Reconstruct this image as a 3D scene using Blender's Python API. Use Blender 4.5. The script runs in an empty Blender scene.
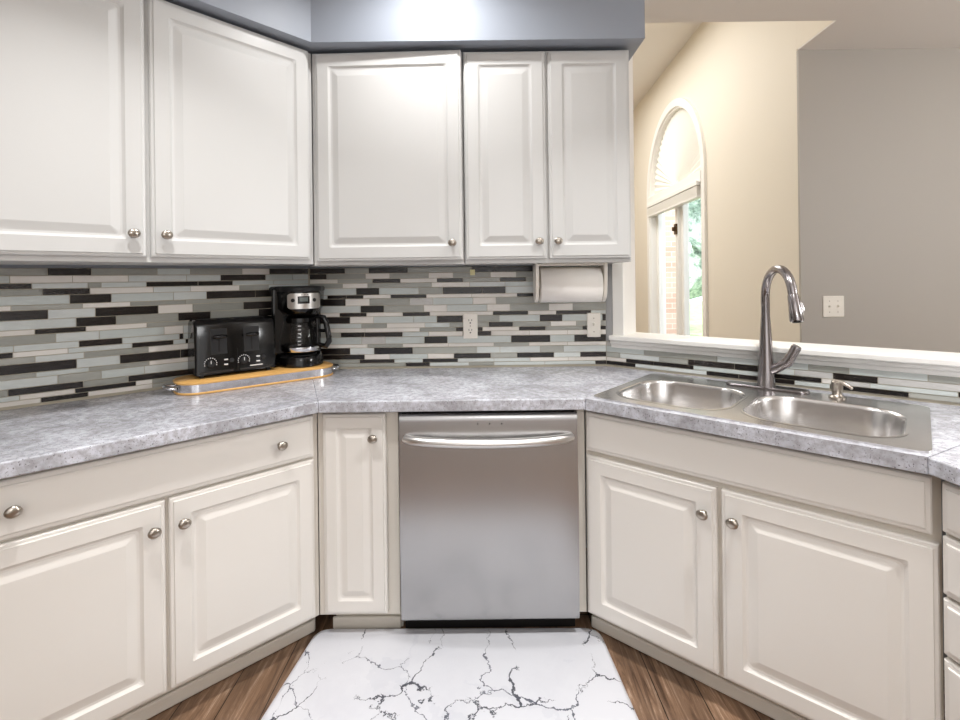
import bpy, bmesh, math, random
from mathutils import Vector, Matrix
random.seed(7)
C = bpy.context.scene.collection
SC = bpy.context.scene
R = math.radians
pi = math.pi

# ------------------------------------------------------------------ camera
CAMZ = 1.215
cam = bpy.data.cameras.new('camera'); cam_o = bpy.data.objects.new('camera', cam); C.objects.link(cam_o)
cam_o.location = (0, 0, CAMZ)
cam_o.rotation_euler = (Matrix.Rotation(R(90), 3, 'X') @ Matrix.Rotation(-0.012, 3, 'Z')).to_euler()
cam.sensor_width = 36; cam.lens = 18.75; cam.shift_y = -83/960; cam.clip_start = .02
SC.camera = cam_o

# ------------------------------------------------------------------ world, lights, exposure
w = bpy.data.worlds.new('sky'); SC.world = w; w.use_nodes = True
bg = w.node_tree.nodes['Background']; bg.inputs[0].default_value = (.80, .90, 1, 1); bg.inputs[1].default_value = 4.2
def area(name, loc, size, power, col=(1, .95, .88), rot=(0, 0, 0), shape='DISK', size_y=None, spread=180):
    l = bpy.data.lights.new(name, 'AREA'); l.energy = power; l.color = col; l.shape = shape; l.size = size; l.spread = R(spread)
    if size_y: l.size_y = size_y
    o = bpy.data.objects.new(name, l); C.objects.link(o); o.location = loc; o.rotation_euler = rot
    return o
WH = (1, .99, .985)
area('recessed_light', (-.16, 1.58, 2.43), .07, 7.6, WH, spread=145)
area('recessed_light', (-.66, .95, 2.43), .09, 8, WH, spread=105)
area('recessed_light', (.74, 1.0, 2.43), .09, 13, WH, spread=110)
area('kitchen_fill', (0, -.9, 2.42), 2.6, 18, (.98, .99, 1), shape='RECTANGLE', size_y=2.0, spread=140)  # unseen soft panel added as even fill for the kitchen
area('rear_fill', (.2, -2.7, 1.35), 3.2, 20, (.94, .97, 1), (R(90), 0, 0), shape='RECTANGLE', size_y=2.0)  # panel added behind the camera as frontal fill; no window there
area('dining_fill', (.4, 4.6, 3.2), 1.8, 70, (1, .985, .96), shape='RECTANGLE', size_y=2.4)  # broad panel added to brighten the room behind the peninsula
for lx, ly, lz, le in ((3.3, .7, 1.75, 82), (.3, -1.1, 1.95, 25)):  # unseen point fills added to lift the ceiling and walls
    pl_ = bpy.data.lights.new('fill_point', 'POINT'); pl_.energy = le; pl_.color = (.98, .99, 1); pl_.shadow_soft_size = .25
    po_ = bpy.data.objects.new('fill_point', pl_); C.objects.link(po_); po_.location = (lx, ly, lz)
sun = bpy.data.lights.new('sun', 'SUN'); sun.energy = 5; sun.angle = R(2); sun.color = (1, .96, .9)
so = bpy.data.objects.new('sun', sun); C.objects.link(so); so.rotation_euler = (R(20), R(-35), 0); so.location = (6, 4, 8)
SC.view_settings.view_transform = 'Standard'; SC.view_settings.look = 'None'
SC.view_settings.gamma = 1; SC.view_settings.exposure = 0.03
SC.cycles.use_denoising = True
SC.cycles.max_bounces = 10; SC.cycles.diffuse_bounces = 6
SC.cycles.caustics_reflective = False; SC.cycles.caustics_refractive = False

# ------------------------------------------------------------------ materials
def srgb(r, g, b):
    f = lambda c: (c/255/12.92) if c/255 <= .04045 else ((c/255+.055)/1.055)**2.4
    return (f(r), f(g), f(b), 1)
def mat(name, col=(.8, .8, .8, 1), rough=.5, metal=0, spec=.5, coat=0, **kw):
    m = bpy.data.materials.new(name); m.use_nodes = True
    b = m.node_tree.nodes['Principled BSDF']
    b.inputs['Base Color'].default_value = col; b.inputs['Roughness'].default_value = rough
    b.inputs['Metallic'].default_value = metal; b.inputs['Specular IOR Level'].default_value = spec
    b.inputs['Coat Weight'].default_value = coat
    for k, v in kw.items(): b.inputs[k.replace('_', ' ')].default_value = v
    return m
class NT:
    def __init__(s, m): s.m = m; s.t = m.node_tree; s.b = s.t.nodes['Principled BSDF']
    def n(s, typ, **kw):
        x = s.t.nodes.new(typ)
        for k, v in kw.items():
            if k == 'ins':
                for a, c in v.items():
                    if hasattr(c, 'node'): s.t.links.new(c, x.inputs[a])
                    else: x.inputs[a].default_value = c
            else: setattr(x, k, v)
        return x
    def link(s, a, b): s.t.links.new(a, b)
    def ramp(s, fac, stops, interp='LINEAR'):
        x = s.n('ShaderNodeValToRGB'); x.color_ramp.interpolation = interp
        e = x.color_ramp.elements
        while len(e) < len(stops): e.new(.5)
        for el, (p, c) in zip(e, stops): el.position = p; el.color = c
        s.link(fac, x.inputs[0]); return x.outputs[0]
    def coord(s, scale=(1, 1, 1), rot=(0, 0, 0), world=False):
        mp = s.n('ShaderNodeMapping', ins={'Scale': scale, 'Rotation': rot})
        src = s.n('ShaderNodeNewGeometry').outputs['Position'] if world else s.n('ShaderNodeTexCoord').outputs['Object']
        s.link(src, mp.inputs[0]); return mp.outputs[0]
    def noise(s, vec, scale, detail=4, rough=.5, dist=0):
        x = s.n('ShaderNodeTexNoise', ins={'Scale': scale, 'Detail': detail, 'Roughness': rough, 'Distortion': dist}); s.link(vec, x.inputs['Vector']); return x
    def mix(s, fac, a, b, mode='MIX'):
        x = s.n('ShaderNodeMix', data_type='RGBA', blend_type=mode)
        for i, v in ((0, fac), (6, a), (7, b)):
            if hasattr(v, 'node'): s.link(v, x.inputs[i])
            else: x.inputs[i].default_value = v
        return x.outputs[2]
    def math(s, op, a, b=0.0):
        x = s.n('ShaderNodeMath', operation=op)
        for i, v in ((0, a), (1, b)):
            if hasattr(v, 'node'): s.link(v, x.inputs[i])
            else: x.inputs[i].default_value = v
        return x.outputs[0]
    def base(s, o): s.link(o, s.b.inputs['Base Color'])
    def bump(s, h, strength=.2, dist=.002):
        x = s.n('ShaderNodeBump', ins={'Strength': strength, 'Distance': dist}); s.link(h, x.inputs['Height']); s.link(x.outputs[0], s.b.inputs['Normal'])

M = {}
M['cab'] = mat('cabinet thermofoil white', srgb(208, 208, 206), .32, spec=.4)
M['cab_base'] = mat('cabinet thermofoil cream', srgb(223, 219, 213), .32, spec=.4)
M['cab_in'] = mat('cabinet box cream', srgb(214, 208, 198), .5)
M['nickel'] = mat('brushed nickel', srgb(176, 168, 158), .28, 1)
M['faucet'] = mat('slate stainless', srgb(158, 153, 154), .2, 1)
M['satin'] = mat('satin steel bar', srgb(214, 211, 208), .3, 1)
M['chrome'] = mat('chrome', srgb(225, 225, 228), .12, 1)
M['dark'] = mat('black gap', srgb(14, 11, 9), .7)
M['blackplastic'] = mat('black plastic', srgb(8, 8, 9), .14, spec=.5)
M['blackmatte'] = mat('matte black plastic', srgb(22, 22, 24), .5)
M['bluegrey'] = mat('painted wall blue grey', srgb(156, 163, 174), .45)
M['stub'] = mat('painted wall end grey', srgb(168, 168, 168), .5)
M['cream'] = mat('painted wall cream', srgb(230, 222, 207), .6)
M['greige'] = mat('painted wall greige', srgb(178, 172, 164), .6)
M['white'] = mat('white trim paint', srgb(242, 240, 235), .35)
M['ceil'] = mat('ceiling white', srgb(236, 232, 226), .8)
M['plate'] = mat('ivory plate plastic', srgb(242, 237, 227), .35)
M['paper'] = mat('paper towel', srgb(248, 244, 238), .9)
M['wood'] = mat('tray wood', srgb(222, 172, 100), .4)
M['white_ink'] = mat('white print', srgb(225, 225, 225), .5)
M['lcd'] = mat('grey display', srgb(120, 128, 126), .2)
M['bronze'] = mat('latch bronze', srgb(90, 66, 46), .35, .8)
M['clip'] = mat('yellowed clip plastic', srgb(232, 226, 176), .5)

def steel(name, col, stretch, rough=.3):
    m = mat(name, col, rough, 1); t = NT(m)
    v = t.coord(stretch)
    n = t.noise(v, 1, 5, .6)
    t.base(t.mix(n.outputs[0], tuple(c*.93 for c in col[:3])+(1,), tuple(min(1, c*1.05) for c in col[:3])+(1,)))
    return m
M['steel'] = steel('brushed stainless steel', srgb(178, 177, 177), (7, 7, .25), .27)
M['sink'] = steel('satin sink steel', srgb(222, 220, 219), (30, 30, 6), .25)

# worktop laminate
m = M['counter'] = mat('grey stone laminate', rough=.22, spec=.6); t = NT(m); v = t.coord((1, 1, 1), world=True)
a = t.noise(v, 7, 6, .65, .6); b = t.noise(v, 60, 4, .6); c = t.noise(v, 220, 2, .6)
col = t.ramp(a.outputs[0], [(.30, srgb(152, 152, 157)), (.5, srgb(194, 196, 204)), (.68, srgb(216, 218, 227))])
col = t.mix(t.ramp(b.outputs[0], [(.40, (0, 0, 0, 1)), (.62, (.55, .55, .55, 1))]), col, srgb(140, 136, 138))
col = t.mix(t.ramp(c.outputs[0], [(.62, (0, 0, 0, 1)), (.68, (.85, .85, .85, 1))]), col, srgb(84, 78, 80))
t.base(col); t.bump(c.outputs[0], .05, .0005)

# floor planks (running away from the camera)
m = M['floor'] = mat('dark wood planks', rough=.38, spec=.4); t = NT(m); v = t.coord((1, 1, 1), world=True)
sep = t.n('ShaderNodeSeparateXYZ'); t.link(v, sep.inputs[0])
cmb = t.n('ShaderNodeCombineXYZ'); t.link(sep.outputs[1], cmb.inputs[0]); t.link(sep.outputs[0], cmb.inputs[1])
br = t.n('ShaderNodeTexBrick', ins={'Scale': 1, 'Brick Width': 1.1, 'Row Height': .125, 'Mortar Size': .0016, 'Color1': (0, 0, 0, 1), 'Color2': (1, 1, 1, 1), 'Mortar': (.5, .5, .5, 1), 'Bias': 0})
br.offset = .37; t.link(cmb.outputs[0], br.inputs[0])
g = t.noise(t.coord((42, 2.6, 1), world=True), 1, 8, .78, 1.2)
g2 = t.noise(t.coord((9, 1.4, 1), world=True), 1, 3, .6, .5)
col = t.ramp(g.outputs[0], [(.34, srgb(58, 41, 30)), (.48, srgb(118, 92, 72)), (.56, srgb(140, 112, 90)), (.68, srgb(196, 172, 150))])
col = t.mix(t.ramp(g2.outputs[0], [(.38, (.5, .5, .5, 1)), (.6, (0, 0, 0, 1))]), col, srgb(62, 46, 36))
col = t.mix(t.math('MULTIPLY', br.outputs[0], .35), col, srgb(150, 118, 92))
col = t.mix(br.outputs[1], col, srgb(30, 20, 14)); t.base(col); t.bump(g.outputs[0], .1, .001)

# marble print mat
m = M['mat'] = mat('marble print vinyl', rough=.35, spec=.4); t = NT(m); v = t.coord((1, 1, 1))
d = t.noise(v, 3.2, 6, .65)
dv = t.n('ShaderNodeVectorMath', operation='MULTIPLY_ADD', ins={1: (.42, .42, .42)}); t.link(d.outputs['Color'], dv.inputs[0]); t.link(v, dv.inputs[2])
def veins(scale, width, mscale, m0, m1, rot, amp):
    mp = t.n('ShaderNodeMapping', ins={'Rotation': (0, 0, rot), 'Location': (rot*3, rot, 0)}); t.link(v, mp.inputs[0])
    dd_ = t.n('ShaderNodeVectorMath', operation='MULTIPLY_ADD', ins={1: (amp, amp, 0)}); t.link(t.noise(mp.outputs[0], 4.5, 8, .62).outputs['Color'], dd_.inputs[0]); t.link(mp.outputs[0], dd_.inputs[2])
    vo = t.n('ShaderNodeTexVoronoi', feature='DISTANCE_TO_EDGE', ins={'Scale': scale}); t.link(dd_.outputs[0], vo.inputs['Vector'])
    q = t.ramp(t.noise(mp.outputs[0], mscale, 3, .6).outputs[0], [(m0, (0, 0, 0, 1)), (m1, (1, 1, 1, 1))])
    w_ = t.math('MULTIPLY', q, width)                                    # veins swell and fade
    return t.math('MULTIPLY', t.math('LESS_THAN', vo.outputs['Distance'], w_), .92)
soft = t.ramp(t.noise(dv.outputs[0], 4, 4, .6).outputs[0], [(.45, (0, 0, 0, 1)), (.8, (.5, .5, .5, 1))])
col = t.mix(soft, srgb(208, 209, 214), srgb(188, 189, 197))
col = t.mix(t.math('MULTIPLY', veins(2.0, .05, 4, .45, .75, .5, .30), .35), col, srgb(190, 192, 200))
col = t.mix(veins(2.2, .016, 4, .40, .75, .5, .30), col, srgb(34, 38, 52))
col = t.mix(veins(3.4, .012, 4, .46, .75, 1.7, .22), col, srgb(66, 70, 84))
t.base(col)

# mosaic tiles
def tile_mat(name, cols, rough, streak=0, spec=.5, bump=0):
    m = mat(name, rough=rough, spec=spec); t = NT(m)
    geo = t.n('ShaderNodeNewGeometry')
    col = t.ramp(geo.outputs['Random Per Island'], [(i/(max(1, len(cols)-1)), c) for i, c in enumerate(cols)])
    n = t.noise(t.coord((26, 26, 130), (0, R(32), 0)), 1, 5, .7, 1.0)
    if streak: col = t.mix(t.math('MULTIPLY', n.outputs[0], streak), col, tuple(c*.5 for c in cols[0][:3])+(1,))
    t.base(col)
    if bump: t.bump(n.outputs[0], bump, .003)
    return m
M['tile'] = [
    tile_mat('mosaic dark', [srgb(22, 18, 17), srgb(40, 34, 32)], .12, .3, bump=.25),
    tile_mat('mosaic grey glass', [srgb(164, 165, 157), srgb(190, 190, 182)], .15, .55, bump=.3),
    tile_mat('mosaic aqua glass', [srgb(206, 213, 209), srgb(224, 228, 225)], .15, .42, bump=.3),
    tile_mat('mosaic cream stone', [srgb(230, 225, 217), srgb(240, 236, 229)], .35, .12),
    tile_mat('mosaic veined marble', [srgb(214, 212, 208), srgb(224, 222, 218)], .25, .75),
    mat('grout', srgb(186, 178, 160), .8)]
m = M['brick'] = mat('red brick', rough=.9); t = NT(m)
br = t.n('ShaderNodeTexBrick', ins={'Scale': 1, 'Brick Width': .22, 'Row Height': .075, 'Mortar Size': .006, 'Color1': srgb(226, 196, 178), 'Color2': srgb(206, 170, 150), 'Mortar': srgb(226, 218, 208)})  # brick tones paled so the colour carries the daylight overexposure
t.link(t.coord((1, 1, 1), (R(90), 0, 0)), br.inputs[0]); t.base(br.outputs[0])
m = M['leaf'] = mat('tree leaves', rough=.8); t = NT(m)
t.base(t.ramp(t.noise(t.coord((1, 1, 1)), 9, 4, .7).outputs[0], [(.35, srgb(84, 104, 92)), (.5, srgb(158, 176, 160)), (.66, srgb(214, 224, 210))]))  # leaf tones lightened to stand in for overexposed glare outside
m = M['grass'] = mat('lawn grass', rough=.9); t = NT(m)
t.base(t.ramp(t.noise(t.coord((1, 1, 1)), 3, 5, .7).outputs[0], [(.35, srgb(110, 140, 80)), (.65, srgb(170, 190, 130))]))
M['bark'] = mat('bark', srgb(90, 74, 60), .9)
def glassy(name, tint, mixf, rough=.02):
    m = bpy.data.materials.new(name); m.use_nodes = True; nt = m.node_tree; nt.nodes.clear()
    o = nt.nodes.new('ShaderNodeOutputMaterial'); mx = nt.nodes.new('ShaderNodeMixShader')
    tr = nt.nodes.new('ShaderNodeBsdfTransparent'); gl = nt.nodes.new('ShaderNodeBsdfGlossy')
    tr.inputs[0].default_value = tint; gl.inputs['Roughness'].default_value = rough
    lw = nt.nodes.new('ShaderNodeLayerWeight'); lw.inputs[0].default_value = .5
    pw = nt.nodes.new('ShaderNodeMath'); pw.operation = 'POWER'; pw.inputs[1].default_value = 5; nt.links.new(lw.outputs['Facing'], pw.inputs[0])
    ma = nt.nodes.new('ShaderNodeMath'); ma.operation = 'MULTIPLY_ADD'; ma.inputs[1].default_value = mixf*3; ma.inputs[2].default_value = .04; nt.links.new(pw.outputs[0], ma.inputs[0])
    nt.links.new(ma.outputs[0], mx.inputs[0])
    nt.links.new(tr.outputs[0], mx.inputs[1]); nt.links.new(gl.outputs[0], mx.inputs[2]); nt.links.new(mx.outputs[0], o.inputs[0])
    return m
M['pane'] = glassy('window glass', (.97, .98, .98, 1), .1)
M['carafe'] = glassy('carafe glass', (.88, .87, .85, 1), .25)
m = M['shade'] = mat('pleated shade fabric', srgb(245, 242, 234), .9)
t = NT(m); tl = t.n('ShaderNodeBsdfTranslucent', ins={0: srgb(244, 242, 238)}); mx = t.n('ShaderNodeMixShader', ins={0: .16})
t.link(t.b.outputs[0], mx.inputs[1]); t.link(tl.outputs[0], mx.inputs[2]); t.link(mx.outputs[0], t.t.nodes['Material Output'].inputs[0])

# ------------------------------------------------------------------ mesh helpers
class G:
    def __init__(s): s.v = []; s.f = []; s.mi = []
    def add(s, vs, fs, mi=0, T=None):
        o = len(s.v)
        s.v += [tuple(T @ Vector(p)) if T else tuple(p) for p in vs]
        s.f += [tuple(i+o for i in f) for f in fs]; s.mi += [mi]*len(fs); return s
    def box(s, x0, x1, y0, y1, z0, z1, mi=0, T=None):
        vs = [(x, y, z) for z in (z0, z1) for y in (y0, y1) for x in (x0, x1)]
        return s.add(vs, [(0, 2, 3, 1), (4, 5, 7, 6), (0, 1, 5, 4), (2, 6, 7, 3), (0, 4, 6, 2), (1, 3, 7, 5)], mi, T)
    def prism(s, poly, z0, z1, mi=0, T=None):
        A = sum(poly[i][0]*poly[(i+1) % len(poly)][1]-poly[(i+1) % len(poly)][0]*poly[i][1] for i in range(len(poly)))
        if A < 0: poly = poly[::-1]
        n = len(poly)
        vs = [(p[0], p[1], z0) for p in poly]+[(p[0], p[1], z1) for p in poly]
        fs = [tuple(range(n-1, -1, -1)), tuple(range(n, 2*n))]+[(i, (i+1) % n, n+(i+1) % n, n+i) for i in range(n)]
        return s.add(vs, fs, mi, T)
    def loft(s, rings, cap0=True, cap1=True, mi=0, T=None, flip=False, closed=True):
        n = len(rings[0]); vs = [p for r in rings for p in r]; fs = []
        for k in range(len(rings)-1):
            for i in range(n if closed else n-1):
                j = (i+1) % n; q = (k*n+i, k*n+j, (k+1)*n+j, (k+1)*n+i); fs.append(q[::-1] if flip else q)
        if cap0: q = tuple(range(n-1, -1, -1)); fs.append(q[::-1] if flip else q)
        if cap1: q = tuple(range((len(rings)-1)*n, len(rings)*n)); fs.append(q[::-1] if flip else q)
        return s.add(vs, fs, mi, T)
    def lathe(s, prof, n=24, mi=0, T=None, a0=0, a1=2*pi, cap0=True, cap1=True):
        full = abs(a1-a0-2*pi) < 1e-6
        m_ = n if full else n+1
        rings = [[(r*math.cos(a0+(a1-a0)*i/n), r*math.sin(a0+(a1-a0)*i/n), z) for i in range(m_)] for r, z in prof]
        return s.loft(rings, cap0, cap1, mi, T, closed=full)
    def tube(s, pts, rad, n=14, mi=0, T=None, sq=1.0):
        pts = [Vector(p) for p in pts]; rads = rad if isinstance(rad, (list, tuple)) else [rad]*len(pts)
        rings = []; up = None
        for i, p in enumerate(pts):
            d = (pts[min(i+1, len(pts)-1)]-pts[max(i-1, 0)]).normalized()
            if up is None:
                up = Vector((0, 0, 1)) if abs(d.z) < .9 else Vector((1, 0, 0))
            x = d.cross(up).normalized(); up = x.cross(d).normalized()
            rings.append([tuple(p+x*rads[i]*math.cos(2*pi*k/n)+up*rads[i]*sq*math.sin(2*pi*k/n)) for k in range(n)])
        return s.loft(rings, True, True, mi, T, flip=True)
    def build(s, name, mats, parent=None, smooth=None, bevel=0, loc=None, rot=None, seg=2):
        me = bpy.data.meshes.new(name); me.from_pydata(s.v, [], s.f)
        for m_ in (mats if isinstance(mats, list) else [mats]): me.materials.append(m_)
        if isinstance(mats, list): me.polygons.foreach_set('material_index', s.mi)
        bm = bmesh.new(); bm.from_mesh(me); bmesh.ops.recalc_face_normals(bm, faces=bm.faces); bm.to_mesh(me); bm.free()
        if smooth:
            me.polygons.foreach_set('use_smooth', [True]*len(me.polygons)); me.set_sharp_from_angle(angle=R(smooth))
        me.update()
        o = bpy.data.objects.new(name, me); C.objects.link(o)
        if parent is not None: o.parent = parent
        if loc: o.location = loc
        if rot: o.rotation_euler = rot
        if bevel:
            b_ = o.modifiers.new('edge', 'BEVEL'); b_.width = bevel; b_.segments = seg; b_.limit_method = 'ANGLE'; b_.angle_limit = R(40)
        return o
def rrect(x0, x1, z0, z1, r, n=4):
    out = []
    r = max(r, 1e-4)
    for cx, cz, a in ((x1-r, z1-r, 0), (x0+r, z1-r, 90), (x0+r, z0+r, 180), (x1-r, z0+r, 270)):
        for i in range(n+1):
            q = R(a+90*i/n); out.append((cx+r*math.cos(q), cz+r*math.sin(q)))
    return out
def tag(o, label, cat, group=None, kind=None):
    o['label'] = label; o['category'] = cat
    if group: o['group'] = group
    if kind: o['kind'] = kind
    return o
def root(name, loc, rotz, label, cat, group=None):
    o = bpy.data.objects.new(name, None); C.objects.link(o); o.empty_display_size = .05
    o.location = loc; o.rotation_euler = (0, 0, R(rotz)); return tag(o, label, cat, group)
def struct(o, label=None, cat=None):
    o['kind'] = 'structure'
    if label: o['label'] = label; o['category'] = cat
    return o
def to_local(loc, rotz, pts):
    c, s_ = math.cos(R(rotz)), math.sin(R(rotz)); out = []
    for x, y in pts:
        dx, dy = x-loc[0], y-loc[1]; out.append((dx*c+dy*s_, -dx*s_+dy*c))
    return out
def isect(p, d, q, e):
    den = d[0]*e[1]-d[1]*e[0]; t_ = ((q[0]-p[0])*e[1]-(q[1]-p[1])*e[0])/den
    return (p[0]+t_*d[0], p[1]+t_*d[1])
def along(p, d, t_): return (p[0]+d[0]*t_, p[1]+d[1]*t_)
def fill(loops, z):                       # flat polygon with holes -> verts, faces
    bm = bmesh.new()
    for lp in loops:
        vs = [bm.verts.new((p[0], p[1], z)) for p in lp]
        for i in range(len(vs)): bm.edges.new((vs[i], vs[(i+1) % len(vs)]))
    bmesh.ops.triangle_fill(bm, use_beauty=True, use_dissolve=False, edges=bm.edges[:])
    bm.verts.index_update(); V = [tuple(v.co) for v in bm.verts]; F = [tuple(v.index for v in f.verts) for f in bm.faces]
    bm.free(); return V, F
def slab_holes(g, loops, z0, z1, mi=0, T=None, sides=True):
    V, F = fill(loops, 0)
    g.add([(x, y, z1) for x, y, _ in V], F, mi, T); g.add([(x, y, z0) for x, y, _ in V], F, mi, T)
    if sides:
        for lp in loops:
            n = len(lp); g.add([(p[0], p[1], z) for z in (z0, z1) for p in lp], [(i, (i+1) % n, n+(i+1) % n, n+i) for i in range(n)], mi, T)

# ------------------------------------------------------------------ plan of the room (metres, camera above the origin, y into the picture)
def dirv(a): return (math.cos(R(a)), math.sin(R(a)))
WC = (-.764, 2.233); WR = (.558, 2.233)              # back wall corners
LW = tuple(-c for c in dirv(41)); PW = dirv(-40)     # left wall and peninsula wall run outwards from them
PL = (-.547, 1.667); LD = tuple(-c for c in dirv(44))
PR = (.341, 1.667); RD = dirv(-41.5)
PU = (-.633, 1.913); UD = tuple(-c for c in dirv(48))
CT, CB = .813, .7755                                 # worktop top and underside
UB, UT, SB = 1.267, 2.085, 2.097                     # upper cabinet underside, top, soffit underside
CEIL, CEIL2 = 2.44, 3.25
def nrm(d, s=1): return (-d[1]*s, d[0]*s)

# ------------------------------------------------------------------ structure
struct(G().box(-4.2, 4.8, -2.8, 7.2, -.05, 0).build('floor', M['floor']), 'dark wood plank floor running away from the camera', 'floor')
g = G(); slab_holes(g, [[(-4.2, -2.8), (4.75, -2.8), (4.75, 2.75), (1.761, 2.75), (1.746, 2.43), (-4.2, 2.43)]], CEIL, CEIL+.008)
struct(g.build('ceiling', M['ceil']), 'flat white kitchen ceiling over the sink side', 'ceiling')
struct(G().box(-1.2, 2.1, 2.2, 7.2, CEIL2, CEIL2+.05).build('ceiling_dining', M['ceil']), 'higher pale ceiling of the room behind the peninsula', 'ceiling')
struct(G().box(-1.0, WR[0], 2.233, 2.353, 0, CEIL2).build('wall_back', M['bluegrey']), 'back kitchen wall behind the dishwasher run', 'wall')
lw_end = along(WC, LW, 3.0); nl = nrm(LW, -1)
struct(G().prism([along(WC, LW, 0), lw_end, along(lw_end, nl, .12), along(along(WC, LW, -.0), nl, .12)], 0, CEIL).build('wall_left', M['bluegrey']), 'left kitchen wall behind the toaster', 'wall')
struct(G().box(-4.2, -4.1, -2.8, 1, 0, CEIL).box(-4.2, lw_end[0]+.02, lw_end[1], lw_end[1]+.1, 0, CEIL).build('wall_west', M['ceil']), 'side wall of the kitchen out of view on the left', 'wall')
struct(G().box(-4.2, 4.8, -2.9, -2.8, 0, CEIL).build('wall_rear', M['ceil']), 'wall behind the camera', 'wall')
struct(G().box(4.75, 4.85, -2.8, 2.9, 0, CEIL).build('wall_east', M['greige']), 'side wall of the kitchen out of view on the right', 'wall')
struct(G().box(1.7615, 4.75, 2.745, 2.7595, 0, CEIL).build('wall_right', M['greige']), 'grey wall facing the camera beyond the sink', 'wall')
# peninsula half wall and the stub of full height at its left end
np_ = nrm(PW)                                        # away from the kitchen
def pen(t0, t1, o0, o1): return [along(along(WR, PW, t0), np_, o0), along(along(WR, PW, t1), np_, o0), along(along(WR, PW, t1), np_, o1), along(along(WR, PW, t0), np_, o1)]
struct(G().prism(pen(.0, 1.75, 0, .12), 0, .90).build('wall_peninsula', M['bluegrey']), 'half wall behind the sink', 'wall')
struct(G().prism(pen(.0, .036, 0, .12), .90, CEIL).build('wall_stub', M['stub']), 'narrow blue grey wall end between the backsplash and the white casing', 'wall')
struct(G().prism(pen(.036, .088, -.006, .128), .952, CEIL).build('trim_1', M['white'], bevel=.003), 'white casing at the left end of the pass-through opening', 'trim')
# sill: cap board and stepped moulding under its front edge
g = G(); s0 = .03
for o0, o1, z0, z1 in ((-.036, .155, .932, .953), (-.024, .145, .916, .932), (-.012, .13, .898, .916)):
    g.prism(pen(s0, 1.78, o0, o1), z0, z1)
struct(g.build('trim_2', M['white'], bevel=.004), 'white sill board on top of the half wall behind the sink', 'trim')
# blue grey soffit over the upper cabinets
uo = nrm(UD); sL = isect(along(PU, uo, .045), UD, (0, 1.862), (1, 0))
wl_far = along(WC, LW, 2.2)
sF = along(sL, UD, 1.9)
g = G().prism([(.625, 1.862), (.625, 2.228), (WC[0], 2.228), along(WC, LW, 2.0), sF, sL], SB, CEIL)
struct(g.build('wall_soffit', M['bluegrey']), 'blue grey soffit above the upper cabinets', 'soffit')

# the cream wall with the arched window, running away from the camera
CA = (1.761, 2.76); cd = (.046, .99894); ca = math.degrees(math.atan2(cd[1], cd[0]))
TW = Matrix.Translation((CA[0], CA[1], 0)) @ Matrix.Rotation(R(ca), 4, 'Z') @ Matrix.Rotation(R(90), 4, 'X')   # local x along wall, local y up, local z towards the outside (+X)
S0, S1, SPR, WB = 1.226, 2.82, 2.06, .30
def arch(x0, x1, zb, zs, n=28):
    r = (x1-x0)/2; cx = (x0+x1)/2
    return [(x0, zb), (x1, zb)]+[(cx+r*math.cos(pi*i/n), zs+r*math.sin(pi*i/n)) for i in range(n+1)]
g = G(); slab_holes(g, [[(0, 0), (4.4, 0), (4.4, CEIL2), (0, CEIL2)], arch(S0+.05, S1-.05, WB+.05, SPR)], 0, .16, T=TW)
slab_holes(g, [[(-.335, CEIL+.009), (-.001, CEIL+.009), (-.001, CEIL2), (-.335, CEIL2)]], 0, .16, T=TW)
cw = struct(g.build('wall_cream', M['cream']), 'cream wall with the arched window', 'wall')
struct(G().box(-1.0, 2.2, 7.0, 7.15, 0, CEIL2).build('wall_far', M['cream']), 'far cream wall of the room behind the peninsula', 'wall')
struct(G().box(-1.1, -1.0, 2.2, 7.15, 0, CEIL2).build('wall_dining_left', M['cream']), 'left wall of the room behind the peninsula, hidden by the cabinets', 'wall')
struct(G().box(.5, 1.74, 2.354, 2.43, CEIL+.009, CEIL2).build('wall_header', M['cream']), 'header over the opening behind the sink', 'wall')
struct(G().box(.2, 1.93, 6.97, 7.0, .86, .93).box(.2, 1.93, 6.97, 7.0, 0, .12).build('trim_3', M['cream']), 'cream chair rail on the far wall', 'trim')

# arched window
wr = root('window_1', (CA[0]+cd[0]*2.02, CA[1]+cd[1]*2.02, 0), 0, 'white arched window in the cream wall', 'window'); wr['kind'] = 'structure'
TWr = Matrix.Translation((-wr.location.x, -wr.location.y, 0)) @ TW
def win(g, loops, z0, z1): slab_holes(g, loops, z0, z1, T=TWr); return g
win(G(), [arch(S0, S1, WB, SPR), arch(S0+.07, S1-.07, WB+.07, SPR)], -.022, .0).build('casing', M['white'], wr, bevel=.004)
win(G(), [arch(S0+.05, S1-.05, WB+.05, SPR), arch(S0+.085, S1-.085, WB+.085, SPR)], -.002, .15).build('window_frame', M['white'], wr)
G().box(S0+.06, S1-.06, 1.965, SPR, -.03, .13, T=TWr).build('crossbar', M['white'], wr, bevel=.004)
cxm = (S0+S1)/2
G().box(cxm-.035, cxm+.035, WB+.05, 1.97, .03, .13, T=TWr).build('mullion', M['white'], wr, bevel=.003)
for a, b in ((S0+.085, cxm-.035), (cxm+.035, S1-.085)):
    sh = win(G(), [[(a, WB+.085), (b, WB+.085), (b, 1.965), (a, 1.965)], [(a+.06, WB+.15), (b-.06, WB+.15), (b-.06, 1.9), (a+.06, 1.9)]], .06, .11).build('sash', M['white'], wr, bevel=.003)
    G().add([(a+.05, WB+.14, .082), (b-.05, WB+.14, .082), (b-.05, 1.91, .082), (a+.05, 1.91, .082)], [(0, 1, 2, 3)], T=TWr).build('glass_pane', M['pane'], sh)
G().box(cxm-.028, cxm+.028, 1.60, 1.70, .012, .032, T=TWr).box(cxm-.012, cxm+.012, 1.63, 1.67, -.012, .014, T=TWr).build('latch', M['bronze'], wr, bevel=.003)
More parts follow.
